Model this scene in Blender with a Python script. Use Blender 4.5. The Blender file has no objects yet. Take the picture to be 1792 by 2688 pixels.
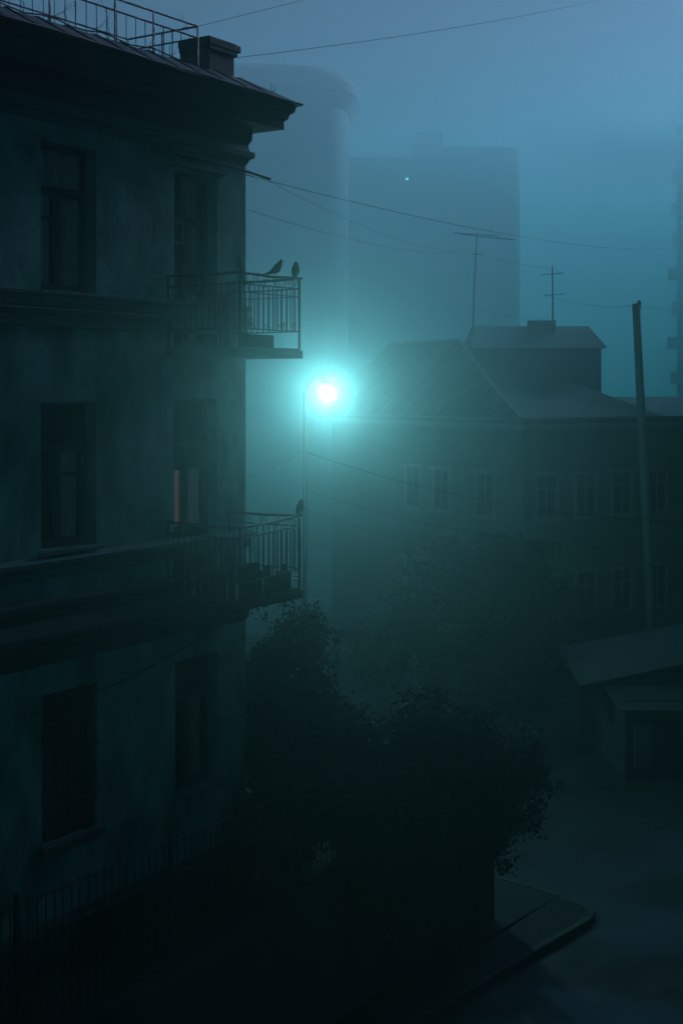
import bpy, math, random
from mathutils import Vector, Matrix, noise
random.seed(7)
S = bpy.context.scene
R = math.radians
F = 3600.0            # focal length in photograph pixels
H = 10.6              # camera height above the road
def at(px, py, Y):    # point seen at photo pixel (px, py) at distance Y
    return Vector(((px-896)/F*Y, Y, H-(py-1017)/F*Y))

# ------------------------------------------------------------ camera
cam = bpy.data.cameras.new('camera'); co = bpy.data.objects.new('camera', cam)
S.collection.objects.link(co); S.camera = co
co.location = (0, 0, H); co.rotation_euler = (R(90), 0, 0)
cam.sensor_fit = 'VERTICAL'; cam.sensor_height = 36.0; cam.sensor_width = 24.0
cam.lens = F/2688*36.0; cam.shift_y = -327/2688.0; cam.clip_end = 1000
# ------------------------------------------------------------ sky
SUN_EL, SUN_ROT = 20, 45      # degrees; the sun stands beyond the street, to the right
W = bpy.data.worlds.new('World'); S.world = W; W.use_nodes = True
nt = W.node_tree; nt.nodes.clear()
sky = nt.nodes.new('ShaderNodeTexSky'); sky.sky_type = 'NISHITA'; sky.sun_disc = False
sky.sun_elevation = R(SUN_EL); sky.sun_rotation = R(SUN_ROT)
sky.air_density = 1.0; sky.dust_density = 0.0; sky.ozone_density = 6.0
bg = nt.nodes.new('ShaderNodeBackground'); bg.inputs[1].default_value = 0.005
wo = nt.nodes.new('ShaderNodeOutputWorld')
nt.links.new(sky.outputs[0], bg.inputs[0]); nt.links.new(bg.outputs[0], wo.inputs[0])
# ------------------------------------------------------------ the veiled low sun
sl = bpy.data.lights.new('sun', 'SUN'); so = bpy.data.objects.new('sun', sl); S.collection.objects.link(so)
sl.energy = 4.8; sl.angle = R(15); sl.color = (1.40,.545,.89)      # seen only through the fog bank: wide and cold
sv = Vector((math.sin(R(SUN_ROT))*math.cos(R(SUN_EL)), math.cos(R(SUN_ROT))*math.cos(R(SUN_EL)), math.sin(R(SUN_EL))))
so.rotation_euler = sv.to_track_quat('Z', 'Y').to_euler(); so.location = sv*90
# ------------------------------------------------------------ exposure
S.view_settings.view_transform = 'Standard'; S.view_settings.look = 'None'
S.view_settings.exposure = 1.42; S.view_settings.gamma = 1.0
S.cycles.max_bounces = 6; S.cycles.diffuse_bounces = 2; S.cycles.volume_bounces = 0
S.cycles.transparent_max_bounces = 12; S.cycles.use_denoising = True
S.cycles.denoiser = "OPENIMAGEDENOISE"
S.cycles.sample_clamp_indirect = 0.0; S.cycles.sample_clamp_direct = 0.0
HAZE_DENSITY = 0.032
FORWARD = 0.6
HAZE_COLOR = (0.30, 0.455, 0.485)
LAMP_W = 740

# ------------------------------------------------------------ helpers
def link(o, parent=None):
    S.collection.objects.link(o)
    if parent: o.parent = parent
    return o
class MB:
    def __init__(s): s.v = []; s.f = []
    def quad(s, *p):
        n = len(s.v); s.v += [tuple(q) for q in p]; s.f.append(tuple(range(n, n+len(p))))
    def box(s, a, b, M=None):
        (x0,y0,z0),(x1,y1,z1) = a, b
        p = [Vector(q) for q in ((x0,y0,z0),(x1,y0,z0),(x1,y1,z0),(x0,y1,z0),(x0,y0,z1),(x1,y0,z1),(x1,y1,z1),(x0,y1,z1))]
        if M: p = [M @ q for q in p]
        n = len(s.v); s.v += [tuple(q) for q in p]
        s.f += [tuple(n+i for i in f) for f in ((0,3,2,1),(4,5,6,7),(0,1,5,4),(1,2,6,5),(2,3,7,6),(3,0,4,7))]
    def tube(s, pts, r, k=6, r1=None):
        pts = [Vector(p) for p in pts]; n0 = len(s.v); m = len(pts)
        for i, p in enumerate(pts):
            d = (pts[min(i+1,m-1)]-pts[max(i-1,0)]).normalized()
            a = d.cross(Vector((0,0,1)) if abs(d.z) < .9 else Vector((1,0,0))).normalized(); b = d.cross(a)
            rr = r[i] if isinstance(r, (list,tuple)) else (r if r1 is None else r+(r1-r)*i/max(m-1,1))
            for j in range(k):
                t = 2*math.pi*j/k; s.v.append(tuple(p+(a*math.cos(t)+b*math.sin(t))*rr))
        for i in range(m-1):
            for j in range(k):
                A = n0+i*k+j; B = n0+i*k+(j+1)%k; s.f.append((A, B, B+k, A+k))
        s.f.append(tuple(n0+j for j in range(k))[::-1]); s.f.append(tuple(n0+(m-1)*k+j for j in range(k)))
    def lathe(s, prof, c=(0,0,0), k=16):
        n0 = len(s.v)
        for r, z in prof:
            for j in range(k):
                t = 2*math.pi*j/k; s.v.append((c[0]+r*math.cos(t), c[1]+r*math.sin(t), c[2]+z))
        for i in range(len(prof)-1):
            for j in range(k):
                A = n0+i*k+j; B = n0+i*k+(j+1)%k; s.f.append((A,B,B+k,A+k))
        s.f.append(tuple(n0+j for j in range(k))[::-1]); s.f.append(tuple(n0+(len(prof)-1)*k+j for j in range(k)))
    def profx(s, prof, x0, x1, ret1=0.0):
        """moulding: profile (out, z) run along x on a wall facing -y; ends at x1 with a return as wide as each projection"""
        n = len(prof); n0 = len(s.v)
        for o, z in prof: s.v.append((x0, -o, z))
        for o, z in prof: s.v.append((x1+o*ret1, -o, z))
        for o, z in prof: s.v.append((x1+o*ret1, 1.2, z))
        for k in (0, n):
            for i in range(n-1):
                s.f.append((n0+k+i, n0+k+n+i, n0+k+n+i+1, n0+k+i+1))
    def build(s, name, mat, parent=None, smooth=False, bevel=0):
        me = bpy.data.meshes.new(name); me.from_pydata(s.v, [], s.f); me.validate(); me.update()
        if mat: me.materials.append(mat)
        if smooth:
            for p in me.polygons: p.use_smooth = True
        o = link(bpy.data.objects.new(name, me), parent)
        if bevel:
            b = o.modifiers.new('bevel', 'BEVEL'); b.width = bevel; b.segments = 2; b.limit_method = 'ANGLE'
        return o
def tag(o, label=None, cat=None, group=None, kind=None):
    for k, v in (('label',label),('category',cat),('group',group),('kind',kind)):
        if v: o[k] = v
    return o
def empty(name, loc=(0,0,0), rz=0, parent=None):
    o = bpy.data.objects.new(name, None); o.location = loc; o.rotation_euler = (0,0,rz); o.empty_display_size = .2
    return link(o, parent)
def copy_tree(o, parent=None):
    c = o.copy(); S.collection.objects.link(c); c.parent = parent
    for ch in [x for x in S.objects if x.parent == o]: copy_tree(ch, c)
    return c

def mat(name, col, rough=.8, col2=None, scale=2.0, stretch=(1,1,1), bump=.0, bscale=20, metal=0, spec=.5, c3=None, s3=.4, t3=(.5,.62), detail=8, rvar=0):
    m = bpy.data.materials.new(name); m.use_nodes = True; N = m.node_tree; b = N.nodes['Principled BSDF']
    b.inputs['Base Color'].default_value = (*col,1); b.inputs['Roughness'].default_value = rough
    b.inputs['Metallic'].default_value = metal; b.inputs['Specular IOR Level'].default_value = spec
    tc = N.nodes.new('ShaderNodeTexCoord'); mp = N.nodes.new('ShaderNodeMapping'); mp.inputs['Scale'].default_value = stretch
    N.links.new(tc.outputs['Object'], mp.inputs[0])
    def nz(sc, d=detail, r=.6):
        n = N.nodes.new('ShaderNodeTexNoise'); n.inputs['Scale'].default_value = sc; n.inputs['Detail'].default_value = d
        n.inputs['Roughness'].default_value = r; N.links.new(mp.outputs[0], n.inputs[0]); return n
    if col2:
        n = nz(scale); cr = N.nodes.new('ShaderNodeValToRGB'); cr.color_ramp.elements[0].position = .35; cr.color_ramp.elements[1].position = .68
        cr.color_ramp.elements[0].color = (*col,1); cr.color_ramp.elements[1].color = (*col2,1)
        N.links.new(n.outputs[0], cr.inputs[0]); out = cr.outputs[0]
        if c3:
            n3 = nz(s3); c_ = N.nodes.new('ShaderNodeValToRGB'); c_.color_ramp.elements[0].position = t3[0]; c_.color_ramp.elements[1].position = t3[1]
            N.links.new(n3.outputs[0], c_.inputs[0]); mx = N.nodes.new('ShaderNodeMix'); mx.data_type = 'RGBA'
            N.links.new(c_.outputs[0], mx.inputs[0]); N.links.new(out, mx.inputs[6]); mx.inputs[7].default_value = (*c3,1); out = mx.outputs[2]
        N.links.new(out, b.inputs['Base Color'])
    if rvar:
        n = nz(.35, 4); mr = N.nodes.new('ShaderNodeMapRange'); mr.inputs[1].default_value = .42; mr.inputs[2].default_value = .6
        mr.inputs[3].default_value = rough-rvar; mr.inputs[4].default_value = rough; N.links.new(n.outputs[0], mr.inputs[0]); N.links.new(mr.outputs[0], b.inputs['Roughness'])
    if bump:
        n = nz(bscale, 6); bp = N.nodes.new('ShaderNodeBump'); bp.inputs['Strength'].default_value = bump; bp.inputs['Distance'].default_value = .03
        N.links.new(n.outputs[0], bp.inputs['Height']); N.links.new(bp.outputs[0], b.inputs['Normal'])
    return m
def emis(name, col, st):
    m = bpy.data.materials.new(name); m.use_nodes = True; b = m.node_tree.nodes['Principled BSDF']
    b.inputs['Base Color'].default_value = (.3,.3,.3,1); b.inputs['Emission Color'].default_value = (*col,1); b.inputs['Emission Strength'].default_value = st
    return m

M = dict(
 plaster = mat('plaster', (.05,.19,.165), .9, (.17,.48,.41), 1.9, (1,1,.6), .4, 8, c3=(.02,.06,.052), s3=1.1, t3=(.5,.70)),
 trim    = mat('trim', (.05,.12,.11), .85, (.11,.24,.22), 2.5, (.5,1,3), .4, 14),
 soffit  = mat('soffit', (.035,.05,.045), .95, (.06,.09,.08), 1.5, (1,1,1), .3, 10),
 tin     = mat('tin', (.04,.05,.05), .5, (.08,.095,.09), 1.6, (3,1,1), .25, 12, metal=.3),
 iron    = mat('iron', (.03,.034,.034), .33, (.07,.072,.07), 9, bump=.5, bscale=40, metal=.3),
 wood    = mat('old_paint', (.035,.04,.038), .6, (.075,.08,.07), 7, (1,1,.2), .2, 30),
 wood_l  = mat('pale_paint', (.18,.21,.2), .6, (.28,.3,.29), 6),
 dark    = mat('dark_board', (.012,.013,.012), .85, (.03,.03,.028), 3, (8,1,.4), .5, 20),
 curtain = mat('curtain', (.42,.5,.48), .9, (.7,.78,.75), 2.5, (4,1,.25)),
 room    = mat('room', (.01,.01,.01), 1),
 asphalt = mat('asphalt', (.018,.022,.021), .75, (.032,.038,.036), 1.3, bump=.25, bscale=60, c3=(.02,.021,.022), s3=.18, t3=(.48,.6), rvar=.4),
 paving  = mat('paving', (.025,.027,.026), .85, (.045,.047,.045), 1.2, bump=.3, bscale=40),
 kerb    = mat('kerb', (.06,.065,.06), .75, (.12,.125,.12), 3, bump=.3, bscale=30),
 earth   = mat('earth', (.025,.028,.02), .95, (.05,.05,.035), 2, bump=.6, bscale=12),
 stone   = mat('retaining', (.045,.048,.045), .95, (.11,.115,.105), 1.4, (1,1,.35), .5, 7, c3=(.03,.03,.03), s3=.7),
 brick   = mat('brick', (.07,.06,.055), .9, (.14,.12,.11), 3, bump=.5, bscale=14),
 leaf    = mat('leaf', (.02,.036,.02), .7, (.06,.10,.05), 4.0, spec=.2),
 leaf_d  = mat('dull_leaf', (.014,.024,.014), .9, (.032,.05,.028), 2.0, spec=.05),
 bark    = mat('bark', (.035,.03,.025), .9, (.07,.06,.05), 6, (1,1,.3), .6, 18),
 housew  = mat('house_wall', (.12,.13,.125), .9, (.20,.21,.20), .5),
 houset  = mat('house_trim', (.24,.26,.25), .8, (.34,.36,.35), 2),
 hroof   = mat('house_roof', (.07,.08,.08), .6, (.12,.13,.13), .8, bump=.2),
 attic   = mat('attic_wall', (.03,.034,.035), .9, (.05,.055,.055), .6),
 tower   = mat('concrete_tower', (.07,.08,.08), .9, (.11,.12,.12), .15),
 tower_d = mat('dark_tower', (.022,.028,.028), .9, (.035,.042,.042), .15),
 shed    = mat('shed_tin', (.02,.024,.024), .7, (.045,.052,.05), 1.2, (1,.3,1), .3, 6),
 pole    = mat('pole', (.16,.18,.18), .85, (.24,.26,.25), 3, (1,1,.2), .3, 20),
 feather = mat('feather', (.02,.022,.025), .6, (.05,.055,.06), 20),
 wire    = mat('wire', (.012,.013,.013), .8, spec=.1),
 soot    = mat('sooty_metal', (.009,.0095,.0095), .95, spec=.05),
)
def glassmat():
    m = bpy.data.materials.new('window_glass'); m.use_nodes = True; N = m.node_tree; N.nodes.clear()
    t = N.nodes.new('ShaderNodeBsdfTransparent'); t.inputs[0].default_value = (.85,.9,.9,1)
    g = N.nodes.new('ShaderNodeBsdfGlossy'); g.inputs['Roughness'].default_value = .06
    fr = N.nodes.new('ShaderNodeFresnel'); fr.inputs[0].default_value = 1.5
    mx = N.nodes.new('ShaderNodeMixShader'); o = N.nodes.new('ShaderNodeOutputMaterial')
    N.links.new(fr.outputs[0], mx.inputs[0]); N.links.new(t.outputs[0], mx.inputs[1]); N.links.new(g.outputs[0], mx.inputs[2]); N.links.new(mx.outputs[0], o.inputs[0])
    return m
M['glass'] = glassmat()
M['red_curtain'] = emis('glowing_red_curtain', (1.0,.40,.46), .024)
M['lilac_curtain'] = emis('glowing_grey_curtain', (.36,.34,.6), .012)
M['bulb'] = emis('lamp_glass', (.6,1,1), 12)
M['far_light'] = emis('far_window_light', (.8,.9,1), 1.6)

# ============================================================ LARGE STRUCTURE
# the corner house: local x along the facade (away from the camera), local -y outward, z = world height
C0 = Vector((-1.64, 23.5, 0)); TH = math.atan2(3600, 2404)
def L2W(x, y, z): return Vector((C0.x+x*math.cos(TH)-y*math.sin(TH), C0.y+x*math.sin(TH)+y*math.cos(TH), z))
TER = H-8.3           # terrace level

road = MB(); road.quad((-70,-15,0),(75,-15,0),(75,165,0),(-70,165,0)); tag(road.build('road', M['asphalt']), kind='structure')
# pavement corner with kerb
K0 = Vector((1.3,22.9)); K1 = Vector((4.95,27.2)); kd = (K1-K0).normalized()
edge = [K0-kd*26, K0, K1-kd*.5]
edge += [Vector((4.86,27.15)), Vector((4.95,27.45)), Vector((4.82,27.8)), Vector((4.45,28.2)), Vector((3.95,28.7)), Vector((3.3,29.25)), Vector((2.3,29.8)), Vector((-2,31.4)), Vector((-14,35.5))]
inner = L2W(-26,-1.6,0), L2W(12,14,0)
pv = MB(); top = [(e.x,e.y,.14) for e in edge]+[tuple(L2W(-4,14,.14)), tuple(L2W(-4,-1.0,.14)), tuple(L2W(-30,-1.0,.14))]
pv.v = top; pv.f = [tuple(range(len(top)))]
tag(pv.build('pavement', M['paving']), kind='structure')
kb = MB(); n = len(edge)
nor = []
for i in range(n):
    d = (edge[min(i+1,n-1)]-edge[max(i-1,0)]).normalized(); nor.append(Vector((d.y,-d.x)))
prof = [(-.02,.02),(-.02,.150),(.10,.150),(.12,.13),(.125,-.05)]
seg = []                                   # resample the edge into single stones
for i in range(n-1):
    L_ = (edge[i+1]-edge[i]).length; m_ = max(1, round(L_/.95))
    for k in range(m_): seg.append((edge[i].lerp(edge[i+1],k/m_), edge[i].lerp(edge[i+1],(k+1)/m_), nor[i].lerp(nor[i+1],k/m_), nor[i].lerp(nor[i+1],(k+1)/m_)))
for p0, p1, n0, n1 in seg:
    dz = random.uniform(-.012,.008); do = random.uniform(-.008,.008); g = (p1-p0).normalized()*.012
    k0 = len(kb.v)
    for p, nn, sgn in ((p0,n0,1),(p1,n1,-1)):
        for a_, z in prof: q = p+g*sgn+nn*(a_+do); kb.v.append((q.x,q.y,z+dz))
    for j in range(4): kb.f.append((k0+j, k0+5+j, k0+6+j, k0+1+j))
    kb.f.append(tuple(k0+j for j in range(5))); kb.f.append(tuple(k0+5+j for j in range(5))[::-1])
tag(kb.build('kerb', M['kerb']), kind='structure')

# terrace behind the retaining wall
te = MB()
pts = [L2W(-26,-1.55,TER), L2W(5.2,-1.55,TER), L2W(5.2,9,TER), L2W(-26,9,TER)]
te.quad(*pts); te.quad(L2W(5.2,-1.55,TER),L2W(5.2,-1.55,0),L2W(5.2,9,0),L2W(5.2,9,TER))
te.quad(L2W(5.2,9,TER),L2W(5.2,9,0),L2W(-26,9,0),L2W(-26,9,TER))
tag(te.build('terrace_ground', M['earth']), kind='structure')

rw = empty('retaining_wall', L2W(0,0,0), TH); tag(rw, 'stained dark retaining wall carrying the iron fence above the pavement', 'retaining wall')
b = MB(); b.box((-26,-1.78,-.05),(5.35,-1.52,TER-.08)); b.build('wall', M['stone'], rw, bevel=.02)
b = MB(); b.box((-26,-1.84,TER-.08),(5.0,-1.46,TER+.03)); b.build('coping', M['stone'], rw, bevel=.015)
b = MB(); b.box((5.0,-1.92,-.05),(5.5,-1.42,TER+1.15)); b.box((4.94,-1.98,TER+1.15),(5.56,-1.36,TER+1.25)); b.build('end_pillar', M['stone'], rw, bevel=.02)

# ---- corner building
bld = empty('corner_house', L2W(0,0,0), TH)
tag(bld, 'dark weathered plaster corner house with two iron balconies and deep cornice', 'house')
LEN = 15.0
WT, WB = 3.53, 1.40
cols = [(-7.64,-6.52), (-4.75,-3.63), (-1.86,-.77)]
holes = []   # x0,x1,z0,z1,type
for i, (a, c) in enumerate(cols):
    holes.append((a, c, H+(.64 if i == 2 else 1.40), H+(3.48 if i == 2 else 3.53), 'door' if i == 2 else 'win', 3))
    holes.append((a, c, H+(-3.22 if i == 2 else -2.33), H+(-.18 if i == 2 else -.22), 'door' if i == 2 else 'win', 2))
    holes.append((a+.02, c+.02, H-6.55, H-4.40, 'shut' if i == 1 else 'low', 1))
def facade(z0, z1, hs, name, m, D=.34):
    b = MB(); xs = sorted({-LEN, 0.0} | {h[0] for h in hs} | {h[1] for h in hs}); zs = sorted({z0, z1} | {h[2] for h in hs} | {h[3] for h in hs})
    def hole(x, z): return any(h[0] < x < h[1] and h[2] < z < h[3] for h in hs)
    for i in range(len(xs)-1):
        for j in range(len(zs)-1):
            xa, xb, za, zb = xs[i], xs[i+1], zs[j], zs[j+1]
            if hole((xa+xb)/2, (za+zb)/2): continue
            b.quad((xa,0,za),(xb,0,za),(xb,0,zb),(xa,0,zb))
    for (a, c, e, f, *_r) in hs:
        b.quad((a,0,e),(a,D,e),(a,D,f),(a,0,f)); b.quad((c,0,e),(c,0,f),(c,D,f),(c,D,e))
        b.quad((a,0,f),(a,D,f),(c,D,f),(c,0,f)); b.quad((a,0,e),(c,0,e),(c,D,e),(a,D,e))
    b.quad((0,0,z0),(0,8,z0),(0,8,z1),(0,0,z1)); b.quad((0,8,z0),(-LEN,8,z0),(-LEN,8,z1),(0,8,z1)); b.quad((-LEN,8,z0),(-LEN,0,z0),(-LEN,0,z1),(-LEN,8,z1))
    return b.build(name, m, bld)
facade(TER-.2, H+4.25, holes, 'wall', M['plaster'])
# the rooms behind (inner lining, keeps light out)
b = MB(); b.box((-LEN+.1,.75,TER),(-.1,7.9,H+4.2)); b.build('interior', M['room'], bld)
# cornice
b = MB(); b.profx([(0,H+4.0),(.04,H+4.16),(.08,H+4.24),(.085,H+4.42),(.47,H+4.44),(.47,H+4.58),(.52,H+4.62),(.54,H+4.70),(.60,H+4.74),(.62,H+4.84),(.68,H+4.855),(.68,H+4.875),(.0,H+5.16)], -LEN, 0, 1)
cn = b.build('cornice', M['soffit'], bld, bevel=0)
b = MB(); b.profx([(0,H+3.80),(.03,H+3.84),(.05,H+3.90),(.11,H+3.93),(.115,H+4.02),(.05,H+4.05),(.04,H+4.12),(0,H+4.14)], -LEN, 0, 1); b.build('frieze_moulding', M['trim'], bld)
# string courses
b = MB(); b.profx([(0,H+.86),(.04,H+.88),(.05,H+.92),(.03,H+.95),(.03,H+1.03),(.07,H+1.06),(.10,H+1.12),(.07,H+1.14),(.10,H+1.19),(.03,H+1.2),(.03,H+1.30),(.08,H+1.33),(.085,H+1.375),(0,H+1.39)], -LEN, 0, 1); b.build('string_course', M['trim'], bld)
b = MB(); b.profx([(0,H-2.74),(.04,H-2.72),(.06,H-2.66),(.06,H-2.58),(.13,H-2.55),(.14,H-2.48),(0,H-2.42)], -LEN, 0, 1); b.build('string_course', M['trim'], bld)
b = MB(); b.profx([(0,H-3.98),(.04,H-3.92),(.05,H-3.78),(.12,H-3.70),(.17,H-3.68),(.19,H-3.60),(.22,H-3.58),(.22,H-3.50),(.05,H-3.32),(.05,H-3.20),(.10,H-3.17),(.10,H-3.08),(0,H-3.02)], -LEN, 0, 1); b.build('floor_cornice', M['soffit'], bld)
b = MB(); b.profx([(.12,TER-.1),(.12,TER+.55),(.06,TER+.62),(0,TER+.66)], -LEN, 0, 1); b.build('plinth', M['stone'], bld)
# roof: apron, gently rising sheet, seams
rf = empty('roof', (0,0,0), 0, bld)
b = MB()
E, Z0, Z1, Z2 = .70, H+4.885, H+5.24, H+5.75
b.quad((-LEN,-E,Z0),(E,-E,Z0),(.05,-.05,Z1),(-LEN,-.05,Z1)); b.quad((E,-E,Z0),(E,8.6,Z0),(.05,8.0,Z1),(.05,-.05,Z1))
b.quad((-LEN,-.05,Z1),(.05,-.05,Z1),(-3.6,4,Z2),(-LEN,4,Z2)); b.quad((.05,-.05,Z1),(.05,8,Z1),(-3.6,4,Z2)); b.quad((.05,8,Z1),(-LEN,8,Z1),(-LEN,4,Z2),(-3.6,4,Z2))
b.quad((-LEN,-E,Z0-.03),(-LEN,-E,Z0),(E,-E,Z0),(E,-E,Z0-.03)); b.quad((-LEN,-E,Z0-.03),(E,-E,Z0-.03),(E,8.6,Z0-.03),(-LEN,8.6,Z0-.03))
b.build('sheet', M['tin'], rf)
b = MB()
for k in range(26):
    x = -LEN+.3+k*.58; j = random.uniform(-.02,.02)
    b.tube([(x,-E+.02,Z0+.012),(x+j,-.05,Z1+.015),(x+j, 1.5, Z1+.2)], .012, 4)
b.tube([(-LEN,-E,Z0+.0)]+[(-LEN+i*.6,-E-.01+random.uniform(-.012,.012),Z0+random.uniform(-.012,.012)) for i in range(1,26)]+[(E,-E,Z0)], .016, 5)
b.build('seam', M['tin'], rf)
# chimney
ch = MB(); ch.box((-.80,.15,Z1-.2),(-.12,.78,H+5.66)); ch.box((-.82,.12,H+5.66),(-.06,.80,H+5.74)); ch.box((-.83,.11,H+5.74),(.02,.81,H+5.86)); ch.box((-.80,.15,H+5.86),(-.04,.78,H+5.89))
ch.build('chimney', M['brick'], rf, bevel=.03)
# roof railing
rr = empty('roof_railing', (0,0,0), 0, bld)
RX = -1.30; RT, RM = H+5.90, H+5.71
def zroof(y): return Z1+max(0,y+.05)*.125
b = MB(); b.tube([(-13,-.02,RT),(-6,-.02,RT-.01),(RX,-.02,RT)], .017, 6); b.tube([(-13,-.02,RM),(-8,-.02,RM+.01),(RX,-.02,RM)], .016, 6)
b.tube([(RX,-.02,RT),(RX,1.5,RT)], .016, 6); b.tube([(RX,-.02,RM),(RX,1.5,RM)], .014, 6)
b.tube([(RX,1.5,RT),(-6,1.5,RT)], .016, 6); b.build('rail', M['iron'], rr)
def bar(name, pts, r, m, parent, k=5):
    q = MB(); q.tube(pts, r, k); return q.build(name, m, parent)
for x in [RX, -2.38, -3.25, -4.6, -6.0, -7.4]: bar('post', [(x,-.02,Z1-.02),(x,-.02,RT)], .018, M['iron'], rr)
for y in (.75,1.5): bar('post', [(RX,y,zroof(y)-.02),(RX,y,RT)], .014, M['iron'], rr)
x = RX-.2
while x > -7.5:
    bar('bar', [(x+random.uniform(-.01,.01),-.02,Z1-.02),(x,-.02,RM)], random.choice([.008,.009,.012]), M['iron'], rr, 4); x -= .215
for k in range(6): bar('bar', [(RX,.12+k*.23,zroof(.2+k*.23)-.02),(RX,.12+k*.23,RM)], .008, M['iron'], rr, 4)

# windows of the corner house
def curtain_mesh(x0, x1, z0, z1, y, amp=.022, seed=0):
    b = MB(); n = 28; rnd = random.Random(seed); ph = rnd.random()*6; P = []
    for i in range(n+1):
        u = i/n; x = x0+(x1-x0)*u; yy = y+amp*math.sin(u*26+ph)+amp*.5*math.sin(u*61+ph*2)
        P.append((x,yy))
    for i in range(n): b.quad((P[i][0],P[i][1],z0),(P[i+1][0],P[i+1][1],z0),(P[i+1][0],P[i+1][1],z1),(P[i][0],P[i][1],z1))
    return b
def window(x0, x1, z0, z1, kind, fl, seed):
    y = .24; tr = z1-(z1-z0)*.30 if kind == 'win' else z1-.72     # transom height
    root = MB()
    fw = .055
    root.box((x0,y-.03,z0),(x0+fw,y+.05,z1)); root.box((x1-fw,y-.03,z0),(x1,y+.05,z1))
    root.box((x0+fw,y-.03,z1-fw),(x1-fw,y+.05,z1)); root.box((x0+fw,y-.03,z0),(x1-fw,y+.05,z0+fw))
    f = root.build('window', M['wood'], bld)
    b = MB(); mx = x0+(x1-x0)*.47
    b.box((x0+fw,y-.045,tr-.05),(x1-fw,y+.04,tr+.04)); b.box((mx-.045,y-.04,z0+fw),(mx+.045,y+.04,tr-.05))
    s = .035   # sashes
    for a, c in ((x0+fw,mx-.045),(mx+.045,x1-fw)):
        b.box((a,y-.02,z0+fw),(a+s,y+.03,tr-.05)); b.box((c-s,y-.02,z0+fw),(c,y+.03,tr-.05))
        b.box((a+s,y-.02,z0+fw),(c-s,y+.03,z0+fw+s*1.6)); b.box((a+s,y-.02,tr-.05-s),(c-s,y+.03,tr-.05))
    vz = tr-.42
    b.box((x0+fw+s,y-.022,vz-.025),(mx-.045-s,y+.028,vz+.025))
    if fl == 2: b.box((mx+.045+s,y-.022,vz-.025),(x1-fw-s,y+.028,vz+.025))
    b.build('sash', M['wood'], f)
    if kind == 'door' and fl == 3:
        b = MB(); a, c = x0+fw+.004, mx-.05
        b.box((a,y-.05,vz),(a+.03,y-.023,tr-.06)); b.box((c-.03,y-.05,vz),(c,y-.023,tr-.06)); b.box((a+.03,y-.05,vz),(c-.03,y-.023,vz+.03)); b.box((a+.03,y-.05,tr-.09),(c-.03,y-.023,tr-.06))
        b.build('vent_sash', M['wood_l'], f)
    b = MB(); b.quad((x0+fw,y,z0+fw),(x1-fw,y,z0+fw),(x1-fw,y,z1-fw),(x0+fw,y,z1-fw)); b.build('pane', M['glass'], f)
    yc = y+.065
    if fl == 2 and kind == 'door':
        curtain_mesh(x0+.03, mx-.02, z0+.95, vz, yc, seed=seed).build('curtain', M['red_curtain'], f)
        curtain_mesh(mx+.02, x1-.12, z0+.95, vz, yc, seed=seed+1).build('curtain', M['lilac_curtain'], f)
    else:
        curtain_mesh(x0+.05, mx-(.02 if fl == 3 and kind == 'win' else .25), z0, z1, yc, seed=seed).build('curtain', M['curtain'], f)
        curtain_mesh(mx-.0, x1-(.08 if kind == 'win' else .2), z0, z1 if fl == 3 else tr, yc+.005, seed=seed+1).build('curtain', M['curtain'], f)
    if kind == 'win':
        b = MB(); b.box((x0-.08,-.10,z0-.06),(x1+.08,.2,z0-.012)); b.box((x0-.02,-.05,z0-.17),(x1+.06,-.001,z0-.06)) if fl == 3 else None
        b.build('sill', M['trim'], f, bevel=.008)
def shutter(x0, x1, z0, z1):
    b = MB(); n = 11
    w = (x1-x0-.22)/n
    for i in range(n):
        j = random.uniform(-.008,.008); b.box((x0+.02+i*w,.06+j,z0+.03),(x0+.02+(i+1)*w-.012,.09+j,z1-.03))
    for z in (z0+.5, z1-.45): b.box((x0+.02,.035,z-.035),(x1-.18,.052,z+.035))
    s = b.build('shutter', M['dark'], bld)
    b = MB(); b.box((x1-.19,.02,z0),(x1-.12,.12,z1)); b.box((x0,.1,z0),(x1,.16,z1)); b.build('backing', M['dark'], s)
    for z in (z0+.5, z1-.9):
        b = MB(); b.box((x1-.16,-.03,z-.02),(x1+.05,.015,z+.02)); b.tube([(x1-.1,-.045,z-.05),(x1-.1,-.045,z+.05)], .02, 8); b.build('hinge', M['iron'], s)
    b = MB(); b.box((x0-.04,-.12,z0-.14),(x1+.06,.2,z0-.01)); b.build('sill', M['stone'], s, bevel=.015)
for k, (a, c, e, f_, t, fl) in enumerate(holes):
    if t == 'shut': shutter(a, c, e, f_)
    elif t == 'low': window(a, c, e, f_, 'win', 1, k*3)
    else: window(a, c, e, f_, t, fl, k*3)
# pipe above the balcony door, small lintel hood
b = MB(); b.tube([(-1.95,-.13,H+3.70),(-.6,-.16,H+3.69),(.50,-.15,H+3.62)], .022, 6); b.tube([(-1.6,0,H+3.72),(-1.6,-.14,H+3.69)], .014, 5); b.tube([(-.25,0,H+3.7),(-.25,-.15,H+3.67)], .014, 5)
b.tube([(-1.1,-.14,H+3.68),(-.9,-.2,H+3.58),(-.5,-.17,H+3.62),(.02,-.16,H+3.60)], .008, 4)
b.build('pipe', M['wire'], bld)
b = MB(); b.profx([(0,H+3.54),(.05,H+3.56),(.06,H+3.62),(0,H+3.64)], -2.0, -.6, 0); b.build('lintel', M['trim'], bld)

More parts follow.
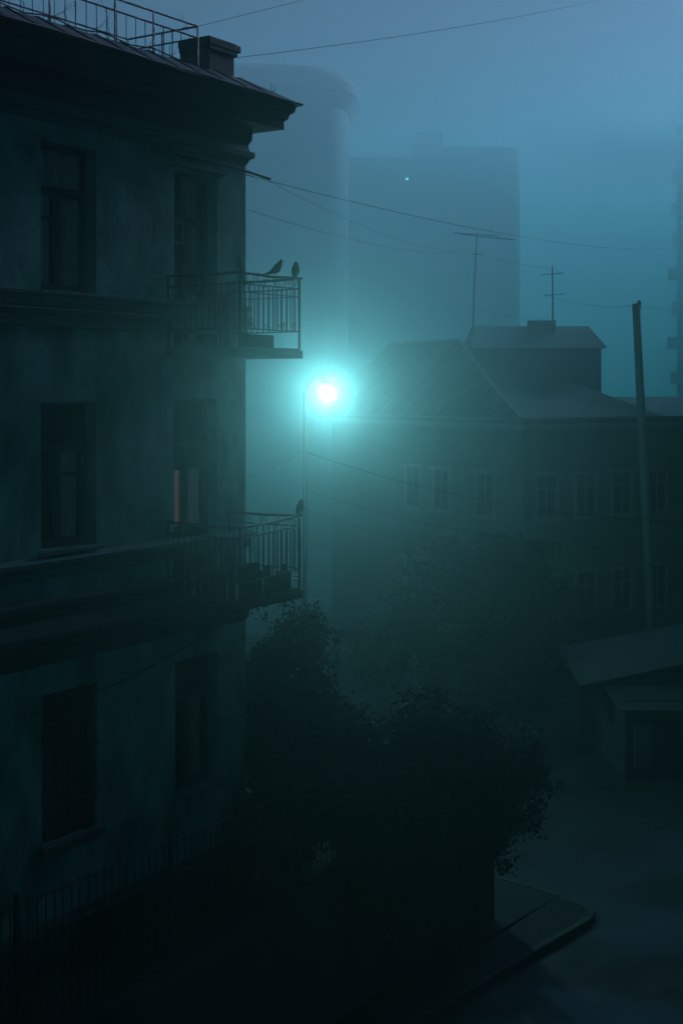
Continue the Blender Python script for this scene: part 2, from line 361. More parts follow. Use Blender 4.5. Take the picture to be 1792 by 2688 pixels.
# balconies
def balcony(zs, low):
    zt = zs+1.14; D = 1.47; xa, xb = -2.04, -.48
    sl_ = MB(); sl_.box((xa-.06,-D-.04,zs-.16),(xb+.05,0,zs-.03)); sl_.box((xa-.02,-D,zs-.03),(xb+.02,0,zs))
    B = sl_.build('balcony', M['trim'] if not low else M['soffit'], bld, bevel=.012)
    rl = MB(); path = [(xa,0,zt),(xa,-D,zt),(xb,-D,zt),(xb,0,zt)]
    if low: path = [(xa,.02,zt-.02),(xa,-D,zt-.03),(xb,-D,zt+.04),(xb,0,zt+.03)]
    for z, r in ((0,.024),(-.17,.013),(-.86,.011)) + (((-.30,.009),) if not low else ()):
        for i in range(3):
            p, q = Vector(path[i]), Vector(path[i+1])
            e = (q-p).normalized()*(.05 if z == 0 else 0)
            rl.tube([p+Vector((0,0,z))-e, (p+q)/2+Vector((0,0,z-(.02 if z==0 else .005))), q+Vector((0,0,z))+e], r, 6)
    rl.build('rail', M['iron'], B)
    for i, (x, y) in enumerate(((xa,-D),(xb,-D),(xa,-.03),(xb,-.03))): bar('post', [(x,y,zs-.02),(x,y,zt+(.0))], .024, M['iron'], B, 6)
    n = 12
    for i in range(1, n):
        t = i/n; bar('baluster', [(xa,-D*t,zs+.26+random.uniform(-.01,.01)),(xa,-D*t,zt-.17)], .0115, M['iron'], B, 5)
        t2 = i/n
        bar('baluster', [(xb,-D*t2,zs+.26),(xb,-D*t2,zt-.17)], .0105, M['iron'], B, 5)
    for i in range(1, n+1):
        x = xa+(xb-xa)*i/(n+1); bar('baluster', [(x,-D,zs+.26),(x+random.uniform(-.008,.008),-D,zt-.17)], .0115, M['iron'], B, 5)
    # scroll ornaments between the two upper rails on the far side
    
    def scroll(cx, cy, cz, dx, r):
        sc = MB(); P = []
        for k in range(22):
            a = k*.42; rr = r*(1-k/26); P.append((cx+dx[0]*rr*math.cos(a), cy+dx[1]*rr*math.cos(a), cz+rr*math.sin(a)))
        sc.tube(P, .007, 4); sc.build('scroll', M['iron'], B)
    for i in range(6): scroll(xa+(xb-xa)*(i+.5)/6, -D, zt-.09, (1,0), .075)
    for i in range(5): scroll(xb, -D*(i+.5)/5, zt-.09, (0,1), .075)
    if not low:
        for i in range(4): scroll(xb, -D*(i+.8)/5, zs+.36, (0,1), .07)
        for i in range(2): scroll(xa+(xb-xa)*(.7+i*.2), -D, zs+.36, (1,0), .07)
    if low:
        # boards and odds and ends stacked inside the railing
        bd = MB(); rnd = random.Random(5)
        for i in range(9):
            x = xa+.12+i*.15; bd.box((x,-D+.05,zs),(x+rnd.uniform(.08,.14),-D+.08,zs+rnd.uniform(.25,.55)))
        for i in range(7):
            y = -D+.15+i*.17; bd.box((xa+.04,y,zs),(xa+.07,y+rnd.uniform(.09,.15),zs+rnd.uniform(.3,.7)))
        bd.build('boarding', M['dark'], B)
        rl2 = MB()
        for z in (.13,.19,.30): rl2.box((xb-.09,-D-.02,zs+z),(xb-.03,-D+.04,zs+z+.02))
        rl2.build('bracket', M['tin'], B)
    else:
        bd = MB()
        for i in range(3): bd.box((xa+.75+i*.09,-.5,zs),(xa+.81+i*.09,-.46,zt-.3))
        bd.box((xa+.3,-D+.1,zs),(xa+1.0,-D+.2,zs+.2)); bd.build('boarding', M['dark'], B)
    return B
UP = H+.63; LO = H-3.26
balcony(UP, False); balcony(LO, True)

# ============================================================ street lamp, fog light
LP = at(862, 1033, 36.0)
lp = empty('street_lamp', (at(800,1033,36.0).x, 36.0, 0)); tag(lp, 'burning street lamp glowing pale cyan in the fog on a tall grey pole', 'street lamp')
dx = LP.x-lp.location.x
b = MB(); b.tube([(0,0,0),(0,0,4),(0,0,LP.z+.05)], [.09,.07,.045], 12); b.build('pole', M['soot'], lp, True)
b = MB(); b.tube([(0,0,LP.z-.1),(.06,-.02,LP.z+.22),(.25,-.04,LP.z+.40),(dx-.05,-.06,LP.z+.43)], .022, 8); b.build('arm', M['soot'], lp, True)
b = MB(); b.lathe([(.04,.46),(.10,.44),(.16,.38),(.20,.31),(.20,.29),(.04,.29)], (dx,-.06,LP.z), 20); b.build('lamp_head', M['soot'], lp, True)
b = MB(); b.lathe([(.03,-.2),(.1,-.18),(.16,-.12),(.195,-.05),(.195,.05),(.16,.12),(.1,.18),(.03,.2)], (dx,-.06,LP.z-.0), 24); b.build('lamp_glass', M['bulb'], lp, True)
pl = bpy.data.lights.new('lamp_light', 'POINT'); pl.energy = LAMP_W; pl.color = (.68,.97,.99); pl.shadow_soft_size = .29
plo = bpy.data.objects.new('lamp_light', pl); plo.location = (dx,-.06,LP.z); link(plo, lp)

# ============================================================ the old house across the street
E2 = at(1371, 1097, 52.0); EZ = E2.z
p_ = Vector((-.54,.84,0)).normalized(); q_ = Vector((.84,.54,0)).normalized()
oh = empty('old_house', (E2.x, E2.y, 0), math.atan2(q_.y, q_.x))     # local x = q_ (right wing), local y = p_ (left wing)
tag(oh, 'long two storey house with seamed metal roof and white trimmed windows across the street', 'house')
AW, AL, BW = 7.0, 13.5, 16.0
b = MB(); b.box((0,0,0),(AW+BW,9,EZ-.12)); b.box((0,9,0),(7,AL,EZ-.12)); b.build('wall', M['housew'], oh)
b = MB(); b.box((-.14,-.14,EZ-.45),(AW+BW,.0,EZ-.25)); b.box((-.14,0,EZ-.45),(0,AL,EZ-.25)); b.box((-.45,-.45,EZ-.1),(AW+BW,-.0,EZ)); b.box((-.45,0,EZ-.1),(0,AL+.3,EZ)); b.build('eave_moulding', M['houset'], oh)
o_ = .5
b = MB()
R0 = Vector((2.6,7.3,H+2.05)); R1 = Vector((2.6,AL-1,H+2.05))
e0, e1, e2, e3 = (-o_,-o_,EZ), (AW,-o_,EZ), (-o_,AL+.5,EZ), (AW+.4,AL+.5,EZ)
midh = Vector((0.9,2.6,EZ+1.0))
b.quad(e0, tuple(midh), tuple(R0), tuple(R1), e2)
b.quad(tuple(R0),(AW,7.3,EZ+.4),e3,tuple(R1)); b.quad(e2,tuple(R1),e3)
b.quad((AW,-o_,EZ),(AW+BW,-o_,EZ),(AW+BW,3.5,EZ+.75),(AW,3.5,EZ+.75)); b.quad((AW,3.5,EZ+.75),(AW+BW,3.5,EZ+.75),(AW+BW,9,EZ-.1),(AW,9,EZ-.1))
rr_ = b.build('roof', M['hroof'], oh)
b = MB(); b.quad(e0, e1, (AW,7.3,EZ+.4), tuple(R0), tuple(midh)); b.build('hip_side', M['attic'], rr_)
b = MB()
def lp3(a, c, t): return Vector(a)+(Vector(c)-Vector(a))*t
for k in range(1, 27):
    t = k/27; yv = -o_+t*(AL+1)
    if yv < 7.3:
        tt = (yv+o_)/(7.3+o_); topp = lp3(e0, midh, tt/.42) if tt < .42 else lp3(midh, R0, (tt-.42)/.58)
    else: topp = Vector((R0.x, min(yv, R1.y), R0.z))
    b.tube([(-o_,yv,EZ+.03), tuple(topp+Vector((0,0,.03)))], .035, 4)
b.tube([e0, tuple(midh), tuple(R0), tuple(R1)], .07, 6)
b.build('roof_seam', M['houset'], rr_)
# windows of the old house
def house_window(x, y, z, left):
    """frame with hood and sill; local origin at sill centre on the wall, facing -y (right wing) or -x (left wing)"""
    f = MB(); w, h = .95, 1.62; d = .09
    f.box((-w/2-.12,-d,0),(-w/2,.0,h)); f.box((w/2,-d,0),(w/2+.12,.0,h)); f.box((-w/2-.26,-d-.08,h),(w/2+.26,.0,h+.14)); f.box((-w/2-.18,-d-.1,-.14),(w/2+.18,.0,0))
    f.box((-.04,-.04,0),(.04,-.0,h)); f.box((-w/2,-.04,h*.68),(-.04,-.0,h*.68+.06)); f.box((.04,-.04,h*.68),(w/2,-.0,h*.68+.06))
    return f
hw = house_window(0,0,0,0).build('window', M['houset'], oh)
pn = MB(); pn.quad((-.47,-.015,.01),(.47,-.015,.01),(.47,-.015,1.61),(-.47,-.015,1.61)); pn.build('pane', mat('far_glass', (.01,.012,.013), .15), hw)
def solve_right(px):   # local x on the right wing wall whose image column is px
    k = (px-896)/F; return (k*E2.y-E2.x)/(q_.x-k*q_.y)
def solve_left(px):
    k = (px-896)/F; return (k*E2.y-E2.x)/(p_.x-k*p_.y)
first = True
for fl, zz in ((2, EZ-2.1-2.05+.3), (1, EZ-2.1-5.6)):
    for px in (1432,1535,1630,1722,1820):
        o = hw if first else copy_tree(hw, oh); first = False
        o.location = (solve_right(px),-.001,zz); o.rotation_euler = (0,0,0)
    for px in (1275,1160,1085):
        o = copy_tree(hw, oh); o.location = (-.001,solve_left(px),zz); o.rotation_euler = (0,0,R(-90))
b = MB(); b.tube([(.12,-.12,EZ-.4),(.12,-.12,.3)], .06, 8); b.build('downpipe', M['hroof'], oh)
# attic block on top
at0 = at(1252, 1045, 58.0); at1 = at(1577, 1045, 58.0)
ab = empty('attic_block', (at0.x, 58.0, 0)); ab.parent = oh; ab.matrix_parent_inverse = Matrix.Translation(oh.location).inverted() if False else (Matrix.LocRotScale(oh.location, oh.rotation_euler, None)).inverted()
wd = at1.x-at0.x; zt = at(0, 913, 58).z; zr = at(0, 856, 60.5).z
b = MB(); b.box((0,0,EZ-.2),(wd,5,zt)); b.build('wall', M['attic'], ab)
b = MB(); e = .22
b.quad((-e,-.25,zt),(wd+e,-.25,zt),(wd-.1,2.5,zr),(-.0,2.5,zr)); b.quad((wd+e,-.25,zt),(wd+e,5.2,zt),(wd-.1,2.5,zr)); b.quad((wd+e,5.2,zt),(-e,5.2,zt),(0,2.5,zr),(wd-.1,2.5,zr)); b.quad((-e,5.2,zt),(-e,-.25,zt),(0,2.5,zr))
b.quad((-e,-.25,zt-.02),(wd+e,-.25,zt-.02),(wd+e,5.2,zt-.02),(-e,5.2,zt-.02)); b.build('roof', M['hroof'], ab)
b = MB(); vx = at(1385,0,60).x-at0.x; b.box((vx,1.8,zr-.3),(vx+1.2,2.3,zr+.22)); b.build('vent', M['hroof'], ab)

def antenna(name, px, py0, py1, Y, booms, label):
    base = at(px+ (0 if py1 < 840 else 0), py1, Y); r = empty(name, base); tag(r, label, 'antenna', 'roof antennas on the attic block')
    topz = at(0, py0, Y).z-base.z; lean = (at(booms['topx'],0,Y).x-base.x)
    b = MB(); b.tube([(0,0,-.3),(lean*.2,0,topz*.4),(lean,0,topz)], [.045,.04,.03], 8); b.build('mast', M['iron'], r)
    for (z, a, c, tilt, nel) in booms['b']:
        q = MB(); q.tube([(lean+a,0,topz-z+tilt),(lean+c,0,topz-z-tilt)], .022, 5)
        for k in range(nel):
            t = (k+.5)/nel; xx = lean+a+(c-a)*t; zz_ = topz-z+tilt*(1-2*t); q.tube([(xx,-.35,zz_),(xx,.35,zz_+.02)], .012, 4)
        q.build('boom', M['iron'], r)
antenna('antenna', 1241, 612, 868, 58.5, dict(topx=1252, b=[(.05,-1.0,.9,.06,7),(.17,-.7,1.55,.12,8),(.9,-.25,.2,0,2)]), 'tall antenna with two long crossbars, on the left end of the attic roof')
antenna('antenna', 1450, 698, 862, 59.5, dict(topx=1449, b=[(.35,-.5,.5,-.04,4),(1.25,-.4,.5,-.03,4)]), 'shorter antenna with two small crossbars, standing mid roof right of the taller one')

# leaning utility pole
ub = at(1716, 1017+H*F/49, 49); up = empty('utility_pole', ub); tag(up, 'leaning wooden utility pole with a bracket at its top, before the old house', 'utility pole')
tp = at(1668, 798, 49)
b = MB(); b.tube([(0,0,0),((tp.x-ub.x)*.5-.0,0,tp.z*.5),(tp.x-ub.x,0,tp.z)], [.18,.165,.14], 12); b.build('shaft', M['pole'], up, True)
b = MB(); b.box((tp.x-ub.x-.04,-.05,tp.z-.22),(tp.x-ub.x+.17,.05,tp.z+.02)); b.lathe([(.05,0),(.07,.04),(.07,.08),(.04,.13)], (tp.x-ub.x+.12,0,tp.z+.0), 10); b.build('bracket', M['iron'], up)

# shed at the right
sh = empty('shed', (at(1640,0,37).x, 37.0, 0), R(4)); tag(sh, 'low garage with pale tin roof and canopy at the right edge of the street', 'garage')
zc = H-(1812-1017)*37/F; ze = H-(1742-1017)*37/F
b = MB(); b.box((0,0,0),(5.5,5,zc-.28)); b.box((.3,1.2,zc-.28),(5.5,3.6,zc+.2)); b.build('wall', M['attic'], sh)
b = MB(); b.quad((-.3,-.5,zc-.42),(5.8,-.5,zc-.55),(5.8,1.3,zc-.05),(-.3,1.3,zc-.05)); b.quad((-.3,-.5,zc-.46),(5.8,-.5,zc-.59),(5.8,1.3,zc-.09),(-.3,1.3,zc-.09)); b.quad((-.3,-.5,zc-.46),(5.8,-.5,zc-.59),(5.8,-.5,zc-.55),(-.3,-.5,zc-.42)); b.build('canopy', M['shed'], sh)
b = MB(); b.quad((-1.0,.9,zc-.05),(5.9,.9,ze+.55),(5.9,3.8,ze+.95),(-1.0,3.8,zc+.45)); b.quad((-1.0,.9,zc-.10),(5.9,.9,ze+.50),(5.9,3.8,ze+.9),(-1.0,3.8,zc+.4)); b.quad((-1.0,.9,zc-.10),(5.9,.9,ze+.50),(5.9,.9,ze+.55),(-1.0,.9,zc-.05)); b.build('roof', M['shed'], sh)
b = MB(); b.box((.25,-.05,.35),(.75,-.001,1.5)); b.build('door', M['housew'], sh)

# ============================================================ towers in the fog
def ring(cx, cy, rx, ry, n, ex=1.0):
    return [(cx+rx*math.copysign(abs(math.cos(t))**ex,math.cos(t)), cy+ry*math.copysign(abs(math.sin(t))**ex,math.sin(t))) for t in [2*math.pi*i/n for i in range(n)]]
def extr(b, poly, z0, z1):
    n = len(poly); k = len(b.v)
    b.v += [(x,y,z0) for x,y in poly]+[(x,y,z1) for x,y in poly]
    for i in range(n): b.f.append((k+i,k+(i+1)%n,k+n+(i+1)%n,k+n+i))
    b.f.append(tuple(k+n+i for i in range(n))); b.f.append(tuple(k+i for i in range(n))[::-1])
Yt = 91.0
xl, xr = at(560,0,Yt).x, at(915,0,Yt).x; zt1 = at(0,215,Yt).z; cx = (xl+xr)/2-2.5
tw = empty('round_tower_block', (cx, Yt+4, 0)); tag(tw, 'tallest round cornered apartment tower fading in fog behind the corner house', 'apartment tower')
hw_ = xr-cx
b = MB(); extr(b, ring(0,0,hw_,6.5,48,.55), 0, zt1-1.9); b.build('wall', M['tower_d'], tw)
b = MB(); lv = [(.0,-1.9),(.25,-1.6),(.55,-1.15),(.75,-.9),(.75,-.3),(.45,.2),(-.1,.6),(-1.2,.95),(-2.6,1.2)]; rings = [ring(0,0,hw_+o,6.5+o,48,.58) for o, z in lv]
for i, (o, z) in enumerate(lv): b.v += [(x, y, zt1+z) for x, y in rings[i]]
for i in range(len(lv)-1):
    for j in range(48): A = i*48+j; B_ = i*48+(j+1)%48; b.f.append((A, B_, B_+48, A+48))
b.f.append(tuple((len(lv)-1)*48+j for j in range(48))); b.build('cornice', M['tower_d'], tw)
wproto = None
for k in range(6):
    for j in range(5):
        if wproto is None:
            q = MB(); q.box((-.7,-.04,0),(.7,.05,1.4)); wproto = q.build('window', M['attic'], tw); o = wproto
        else: o = copy_tree(wproto, tw)
        o.location = (hw_-8.6+j*1.95*.72, -6.47, zt1-5-k*3.0)
Ym = 124.0
mb_ = empty('stepped_block', (at(1140,0,Ym).x, Ym+5, 0)); tag(mb_, 'faint wide apartment block with a small rooftop box, in fog beyond the lamp', 'apartment block')
zA = at(0,412,Ym).z; zB = at(0,385,Ym).z; zC = at(0,335,Ym).z
l_ = at(880,0,Ym).x-at(1140,0,Ym).x; r_ = at(1375,0,Ym).x-at(1140,0,Ym).x
b = MB(); b.box((l_,-5,0),(at(1165,0,Ym).x-at(1140,0,Ym).x,5,zA))
extr(b, [(at(1165,0,Ym).x-at(1140,0,Ym).x,5),(at(1165,0,Ym).x-at(1140,0,Ym).x,-5.1)]+[(r_-3+3*math.sin(t*math.pi/12), -2.1-3*math.cos(t*math.pi/12)) for t in range(7)]+[(r_,5)], 0, zB)
b.build('wall', M['tower'], mb_)
b = MB(); b.box((at(1095,0,Ym).x-at(1140,0,Ym).x,-3,zA),(at(1165,0,Ym).x-at(1140,0,Ym).x-.01,2,zC)); b.build('roof_box', M['tower'], mb_)
for (px,py,s) in ((1068,470,.12),(1038,540,.10)):
    q = MB(); c = at(px,py,Ym); q.box((c.x-at(1140,0,Ym).x-s,-5.12,c.z-s*.8),(c.x-at(1140,0,Ym).x+s,-5.02,c.z+s*.8)); q.build('lit_window', M['far_light'] if s > .11 else emis('dim_window', (.7,.9,1), .3), mb_)
# right tower with balconies
Yr = 135.0
rt = empty('balcony_tower', (at(1775,0,Yr).x, Yr, 0), R(-14.5)); tag(rt, 'tower block with stacked balconies at the right edge of the photo', 'apartment tower')
b = MB(); b.box((0,0,0),(14,10,at(0,240,Yr).z)); b.build('wall', M['tower'], rt)
for k, (py, w_) in enumerate(((300,.3),(372,.5),(450,.45),(535,.5),(615,.4),(705,.8),(795,.45),(885,.9),(975,.6))):
    q = MB(); z1_ = at(0,py,Yr).z; q.box((-w_,-1.1,z1_-1.05),(3.4,0,z1_)); q.box((-w_-.05,-1.15,z1_-1.2),(3.45,0,z1_-1.05)); q.build('balcony', M['attic'], rt)

for k, (x, y, l_, h_) in enumerate(((34,60,20,20),(43,82,28,21),(56,112,30,19))):  # unseen blocks added to shade the low air from the sun
    fb = empty('side_shade_block', (x, y, 0), R(-22)); tag(fb, ['nearest','middle','farthest'][k]+' of three added shading blocks out of view beyond the right edge', 'apartment block', 'added shading blocks out of view')
    b = MB(); b.box((0,0,0),(10,l_,H+h_)); b.build('wall', M['tower'], fb); b = MB(); b.box((-.3,-.3,H+h_),(10.3,l_+.3,H+h_+.6)); b.build('roof', M['attic'], fb)
# tall block added out of view, keeps the low sun off the near street
nb = empty('shade_block', (9.5, 15.0, 0), R(-24)); tag(nb, 'tall dark plaster block added out of view past the right edge, shading the near street', 'apartment block')
b = MB(); b.box((0,0,0),(9,46,H+23)); b.build('wall', M['housew'], nb)
b = MB(); b.box((-.4,-.4,H+23),(9.4,46.4,H+23.5)); b.build('cornice', M['soffit'], nb)
for i in range(5):
    for j in range(7):
        q = hw.copy(); S.collection.objects.link(q); q.parent = nb; q.location = (-.001, 17-i*3.6, 2+j*3.6); q.rotation_euler = (0,0,R(-90))
        q2 = [x for x in S.objects if x.parent == hw][0].copy(); S.collection.objects.link(q2); q2.parent = q

# ============================================================ fence on the retaining wall
fe = empty('iron_fence', L2W(0,0,0), TH); tag(fe, 'dark iron bar fence on top of the retaining wall before the corner house', 'fence')
def rail(z, r, nm, wob=.006):
    q = MB(); q.tube([(-9.6+i*.35,-1.6+random.uniform(-wob,wob),z+random.uniform(-wob,wob)) for i in range(42)], r, 6); q.build(nm, M['iron'], fe)
rail(H-6.46,.018,'top_rail'); rail(H-6.95,.022,'middle_rail'); rail(H-8.14,.022,'bottom_rail')
for i in range(96):
    x = -9.5+i*.15; bar('bar', [(x,-1.6,H-8.2),(x+random.uniform(-.01,.01),-1.6,H-6.40+random.uniform(-.02,.02))], .010, M['iron'], fe, 5)
for x in (-9.6,-6.7,-3.8,-.9,2.0,4.7): bar('post', [(x,-1.6,TER),(x,-1.6,H-6.3)], .04, M['iron'], fe, 6)

# ============================================================ trees
def tree(name, base, label, cat, blobs, n_leaf, size, trunk_r, group=None, seed=1):
    rnd = random.Random(seed); r = empty(name, base); tag(r, label, cat, group)
    tb = MB(); c0 = sum((Vector(b_[0]) for b_ in blobs), Vector())/len(blobs)-Vector(base)
    fork = Vector((c0.x*.25, c0.y*.25, max(.7, c0.z*.35)))
    tb.tube([(0,0,-.1),tuple(fork*.5+Vector((.05,0,0))),tuple(fork)], [trunk_r,trunk_r*.8,trunk_r*.7], 8)
    for c, rad in blobs:
        e = Vector(c)-Vector(base); mid = fork.lerp(e,.5)+Vector((rnd.uniform(-.2,.2),rnd.uniform(-.2,.2),.15))
        tb.tube([tuple(fork),tuple(mid),tuple(e)], [trunk_r*.5,trunk_r*.3,trunk_r*.12], 6)
        for k in range(7):
            d = Vector((rnd.gauss(0,1),rnd.gauss(0,1),rnd.gauss(.2,.8))).normalized(); q = e+Vector((d.x*rad[0],d.y*rad[1],d.z*rad[2]))*.85
            tb.tube([tuple(mid.lerp(e,rnd.random())),tuple((mid+q)/2+Vector((0,0,.1))),tuple(q)], [trunk_r*.2,trunk_r*.12,.006], 4)
    tb.build('trunk', M['bark'], r, True)
    lf = MB(); tot = sum(b_[1][0]*b_[1][1]*b_[1][2] for b_ in blobs)
    for c, rad in blobs:
        e = Vector(c)-Vector(base); n = int(.72*n_leaf*rad[0]*rad[1]*rad[2]/tot); ncl = max(12, n//26)
        cl = []
        for k in range(ncl):
            d = Vector((rnd.gauss(0,1),rnd.gauss(0,1),rnd.gauss(0,1))).normalized()
            t = rnd.uniform(.3,1.0)**.6*(1+.6*noise.noise(d*2.1+Vector(c)))*(rnd.uniform(1.0,1.28) if rnd.random() < .12 else 1)
            cl.append((e+Vector((d.x*rad[0],d.y*rad[1],d.z*rad[2]))*t, d))
        for pc, d in cl:
            cr = rnd.uniform(.08,.27)
            for k in range(26):
                o = Vector((rnd.gauss(0,1),rnd.gauss(0,1),rnd.gauss(0,.75)-.1))*cr*.6; p = pc+o
                s = size*rnd.uniform(.45,1.6); nrm = (d*.6+Vector((rnd.gauss(0,.6),rnd.gauss(0,.6),rnd.gauss(.5,.6)))).normalized()
                a = nrm.cross(Vector((rnd.gauss(0,1),rnd.gauss(0,1),rnd.gauss(0,1)))).normalized(); b_2 = nrm.cross(a)
                lf.quad(p-a*s, p-a*s*.2+b_2*s*.48, p+a*s, p-a*s*.2-b_2*s*.48)
    lf.build('crown', M['leaf_d' if name == 'street_tree' else 'leaf'], r)
def bl(px, py, Y, rx, rz, ry=None):
    return (tuple(at(px,py,Y)), (rx, ry or rx, rz))
tree('leafy_tree', tuple(L2W(1.6,.5,TER)), 'leafy tree under the lower balcony, close against the corner of the plaster house', 'tree',
     [bl(760,1790,25,.85,1.2), bl(690,1930,24,.6,1.0), bl(860,1960,24.5,1.0,1.0), bl(800,1640,25.5,.45,.5), bl(740,2100,23.5,.8,.8), bl(930,2130,24,.9,.8)], 42000, .052, .13, seed=2)
tree('leafy_tree', tuple(L2W(4.0,-.3,TER)), 'large round crowned tree overhanging the pavement corner in the middle of the street view', 'tree',
     [bl(1130,1960,25.2,1.1,.95), bl(1300,2060,25.6,.85,1.0), bl(1060,2180,24,1.0,.9), bl(1230,2200,24.6,.7,.55), bl(1000,2320,22.8,.55,.5), bl(1370,2020,25.8,.45,.6), bl(960,2030,24.5,.8,.9)], 56000, .052, .15, seed=3)
tree('street_tree', (2.2,40,0), 'hazy tree seen beyond the overhanging tree, half faded by fog', 'tree',
     [bl(1150,1620,40,1.6,1.5), bl(1330,1660,40,1.5,1.3), bl(1420,1740,40,1.0,1.2), bl(1000,1700,40,1.4,1.2), bl(1230,1780,39,1.5,1.2)], 30000, .075, .2, seed=4)
tree('street_tree', (6.0,46,0), 'faint dark tree growing before the right wing of the old house', 'tree',
     [bl(1330,1480,46,1.5,1.2), bl(1180,1490,46,1.3,1.1), bl(1400,1560,46,1.4,1.0)], 17000, .08, .2, seed=6)
tree('shrub', tuple(L2W(-1.0,-1.1,TER)), 'dark shrub squeezed between the iron fence and the plinth', 'shrub',
     [(tuple(L2W(-.2,-.9,TER+.9)),(.7,.45,.8)), (tuple(L2W(-1.4,-.9,TER+.55)),(.6,.4,.5))], 7000, .045, .05, seed=8)

# ============================================================ birds
def bird(pos, yaw, label, pitch=35, sc=1.0, group='birds perched on the balcony rails'):
    r = empty('bird', pos, yaw); r.rotation_euler = (0,0,yaw); tag(r, label, 'bird', group)
    P = [(-.165,.0,.012,.010),(-.10,.012,.022,.012),(-.055,.03,.032,.024),(-.01,.055,.045,.043),(.03,.085,.050,.052),(.06,.115,.040,.044),(.075,.145,.029,.030),(.085,.165,.027,.028),(.092,.182,.022,.021),(.097,.196,.006,.005)]
    b = MB(); k = 12; a = R(pitch-40)
    def rot(x, y, z): return (x*math.cos(a)-z*math.sin(a), y, x*math.sin(a)+z*math.cos(a)+.015)
    n0 = 0
    for (x, z, wy, wz) in P:
        for j in range(k):
            t = 2*math.pi*j/k; b.v.append(tuple(sc*c for c in rot(x-.45*wz*math.sin(t), 1.45*wy*math.cos(t), z+1.4*wz*math.sin(t)*.85)))
    for i in range(len(P)-1):
        for j in range(k): A = i*k+j; B_ = i*k+(j+1)%k; b.f.append((A,B_,B_+k,A+k))
    b.f.append(tuple(range(k))[::-1]); b.f.append(tuple((len(P)-1)*k+j for j in range(k)))
    body = b.build('body', M['feather'], r, True); sd = body.modifiers.new('s','SUBSURF'); sd.levels = 1; sd.render_levels = 1
    b = MB(); b.tube([tuple(sc*c for c in rot(.105,0,.172)), tuple(sc*c for c in rot(.145,0,.163))], .008*sc, 6, .001); b.build('beak', M['iron'], r)
    for s in (-1,1):
        b = MB(); b.tube([(.0,s*.018*sc,.06*sc),(.006,s*.018*sc,.02*sc),(.0,s*.018*sc,0)], .004, 5)
        for f in (-.5,0,.5): b.tube([(0,s*.018*sc,.002),(.02*math.cos(f),s*.018*sc+.02*math.sin(f),.002)], .003, 4)
        b.build('leg', M['iron'], r)
ztop = UP+1.14+.024
bird(L2W(-2.04,-1.47,ztop), R(120), 'bird on the near corner post of the upper balcony, dark against the plaster', 60, 1.0)
bird(L2W(-1.13,-1.47,ztop-.015), R(5), 'bird in profile on the upper balcony rail, head right and tail hanging down', 42, 1.15)
bird(L2W(-.58,-1.47,ztop-.005), R(80), 'plump bird on the far corner of the upper balcony rail, beside the bird in profile', 62, 1.05)
bird(L2W(-.46,-1.47,LO+1.14+.064), R(60), 'lone bird on the far corner of the lower balcony rail', 58, 1.0)

# ============================================================ wires
def wire(a, b_, sag, r, label, cat='cable', n=24, name='overhead_wire', group='overhead wires'):
    a, b_ = Vector(a), Vector(b_); q = MB()
    pts = [tuple(a.lerp(b_, i/n)-Vector((0,0,sag*4*(i/n)*(1-i/n)))-a) for i in range(n+1)]
    q.tube(pts, r*.5, 5); o = q.build(name, M['wire'], None); o.location = a; tag(o, label, cat, group); return o
wire(L2W(-1.30,-.02,H+5.90), at(1400,-150,45), .0, .008, 'thin wire rising from the corner of the roof railing at the top')
wire(at(600,154,23.5), at(1800,-60,50), .25, .010, 'long wire crossing the sky from the chimney towards upper right')
wire(L2W(0.02,.3,H+3.9), at(1200,660,56), .35, .008, 'steep sagging wire dropping from under the house cornice')
wire(L2W(0.02,.2,H+3.7), at(1860,640,72), .7, .011, 'long wire from the pipe level to the balcony tower at right')
wire(L2W(0.02,.3,H+3.15), at(1249,660,58.3), .35, .009, 'wire reaching the tall antenna mast')
wire(at(1249,664,58.3), at(1449,703,59.4), .12, .014, 'short wire strung between the two antennas')
wire(at(1432,775,59.3), at(1668,802,49), .2, .013, 'wire from the shorter antenna to the leaning pole')
wire(at(1668,802,49), at(1900,810,62), .1, .013, 'wire leaving the leaning pole to the right')
wire(at(1245,812,58.4), at(1440,838,59.3), .1, .012, 'low wire just above the attic roof')
wire(at(800,1185,36), at(1900,1372,31), .45, .016, 'upper and clearest of the street wires, from the lamp pole to the right')
wire(at(800,1285,36), at(1900,1440,33), .5, .013, 'middle street wire running from the lamp pole')
wire(at(800,1335,36), at(1900,1520,34), .55, .012, 'lowest street wire running from the lamp pole')
wire(at(800,1190,36), L2W(0.02,1.2,H-1.5), .3, .012, 'faint wire from the lamp pole back to the house end wall')
# loose cable on the ground floor wall
q = MB(); q.tube([tuple(L2W(-5.0+i*.26,-.02,H-4.62+.035*i-.12*math.sin(i*math.pi/14))) for i in range(15)], .009, 5)
tag(q.build('wall_cable', M['wire']), 'loose cable sagging across the ground floor plaster above the shuttered opening', 'cable')
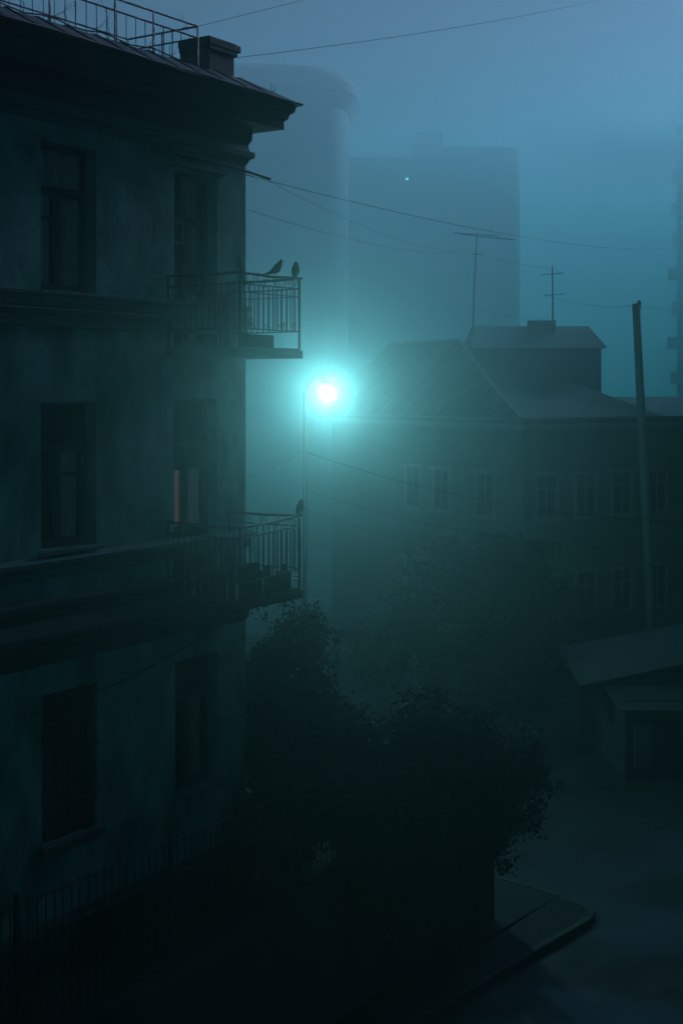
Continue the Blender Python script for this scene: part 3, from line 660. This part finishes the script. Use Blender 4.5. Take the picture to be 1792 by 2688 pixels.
# dead vines on the roof railing and dry stalks on the cornice
def vine(pts, r, name='dry_vine'): pass
vb = MB(); rnd = random.Random(11)
for k in range(11):
    x = -6.3+k*.42+rnd.uniform(-.1,.1); p = Vector((x,-.04,Z1)); P = [tuple(L2W(*p))]; d = Vector((rnd.uniform(-1,1),0,1)).normalized()
    for i in range(10):
        d = (d+Vector((rnd.gauss(0,.35),rnd.gauss(0,.12),rnd.gauss(0,.3)))).normalized(); p = p+d*.07
        if p.z < Z1: p.z = Z1
        P.append(tuple(L2W(p.x, max(-.12,min(.1,p.y)), min(p.z, RT))))
    vb.tube(P, [.007-.0005*i for i in range(11)], 4)
P = [tuple(L2W(-6+i*.3,-.05,Z1+.04+.03*math.sin(i*1.7))) for i in range(16)]; vb.tube(P, .012, 4)
tag(vb.build('dry_vine', M['bark']), 'leafless vine tangled through the roof railing bars', 'vine')
for (x, n_, lab) in ((.35,5,'wispy dry stalks growing from the cornice tip'), (-.62,4,'dry stalks standing on the chimney top')):
    vb = MB()
    for k in range(n_):
        z0_ = Z0+.02 if x > 0 else H+6.04; y0 = -.45 if x > 0 else .5; p = Vector((x-.3*rnd.random(),y0+.2*rnd.random(),z0_)); P = [tuple(L2W(*p))]; d = Vector((rnd.uniform(-1,.4),0,rnd.uniform(.1,.8))).normalized()
        for i in range(6): d = (d+Vector((rnd.gauss(0,.3),0,rnd.gauss(0,.3)))).normalized(); p = p+d*.05; P.append(tuple(L2W(*p)))
        vb.tube(P, .0045, 4)
    tag(vb.build('dry_weed', M['bark']), lab, 'weed', 'dry weeds on the roof')

# ============================================================ haze
hz = MB(); hz.box((-85,-22,-1.0),(88,175,H+24))
hm = bpy.data.materials.new('haze'); hm.use_nodes = True; N = hm.node_tree; N.nodes.clear()
add = N.nodes.new('ShaderNodeAddShader')      # fog droplets: a strong forward lobe plus a broad one, both of even density
for i, (share, g_) in enumerate(((FORWARD, .90), (1-FORWARD, .40))):
    pvn = N.nodes.new('ShaderNodeVolumePrincipled'); pvn.inputs['Color'].default_value = (*HAZE_COLOR,1); pvn.inputs['Density'].default_value = HAZE_DENSITY*share
    pvn.inputs['Absorption Color'].default_value = (.01,1,1,1); pvn.inputs['Anisotropy'].default_value = g_
    N.links.new(pvn.outputs[0], add.inputs[i])
on = N.nodes.new('ShaderNodeOutputMaterial'); N.links.new(add.outputs[0], on.inputs['Volume'])
tag(hz.build('haze', hm), 'blue green fog filling the whole street', 'haze', kind='stuff')
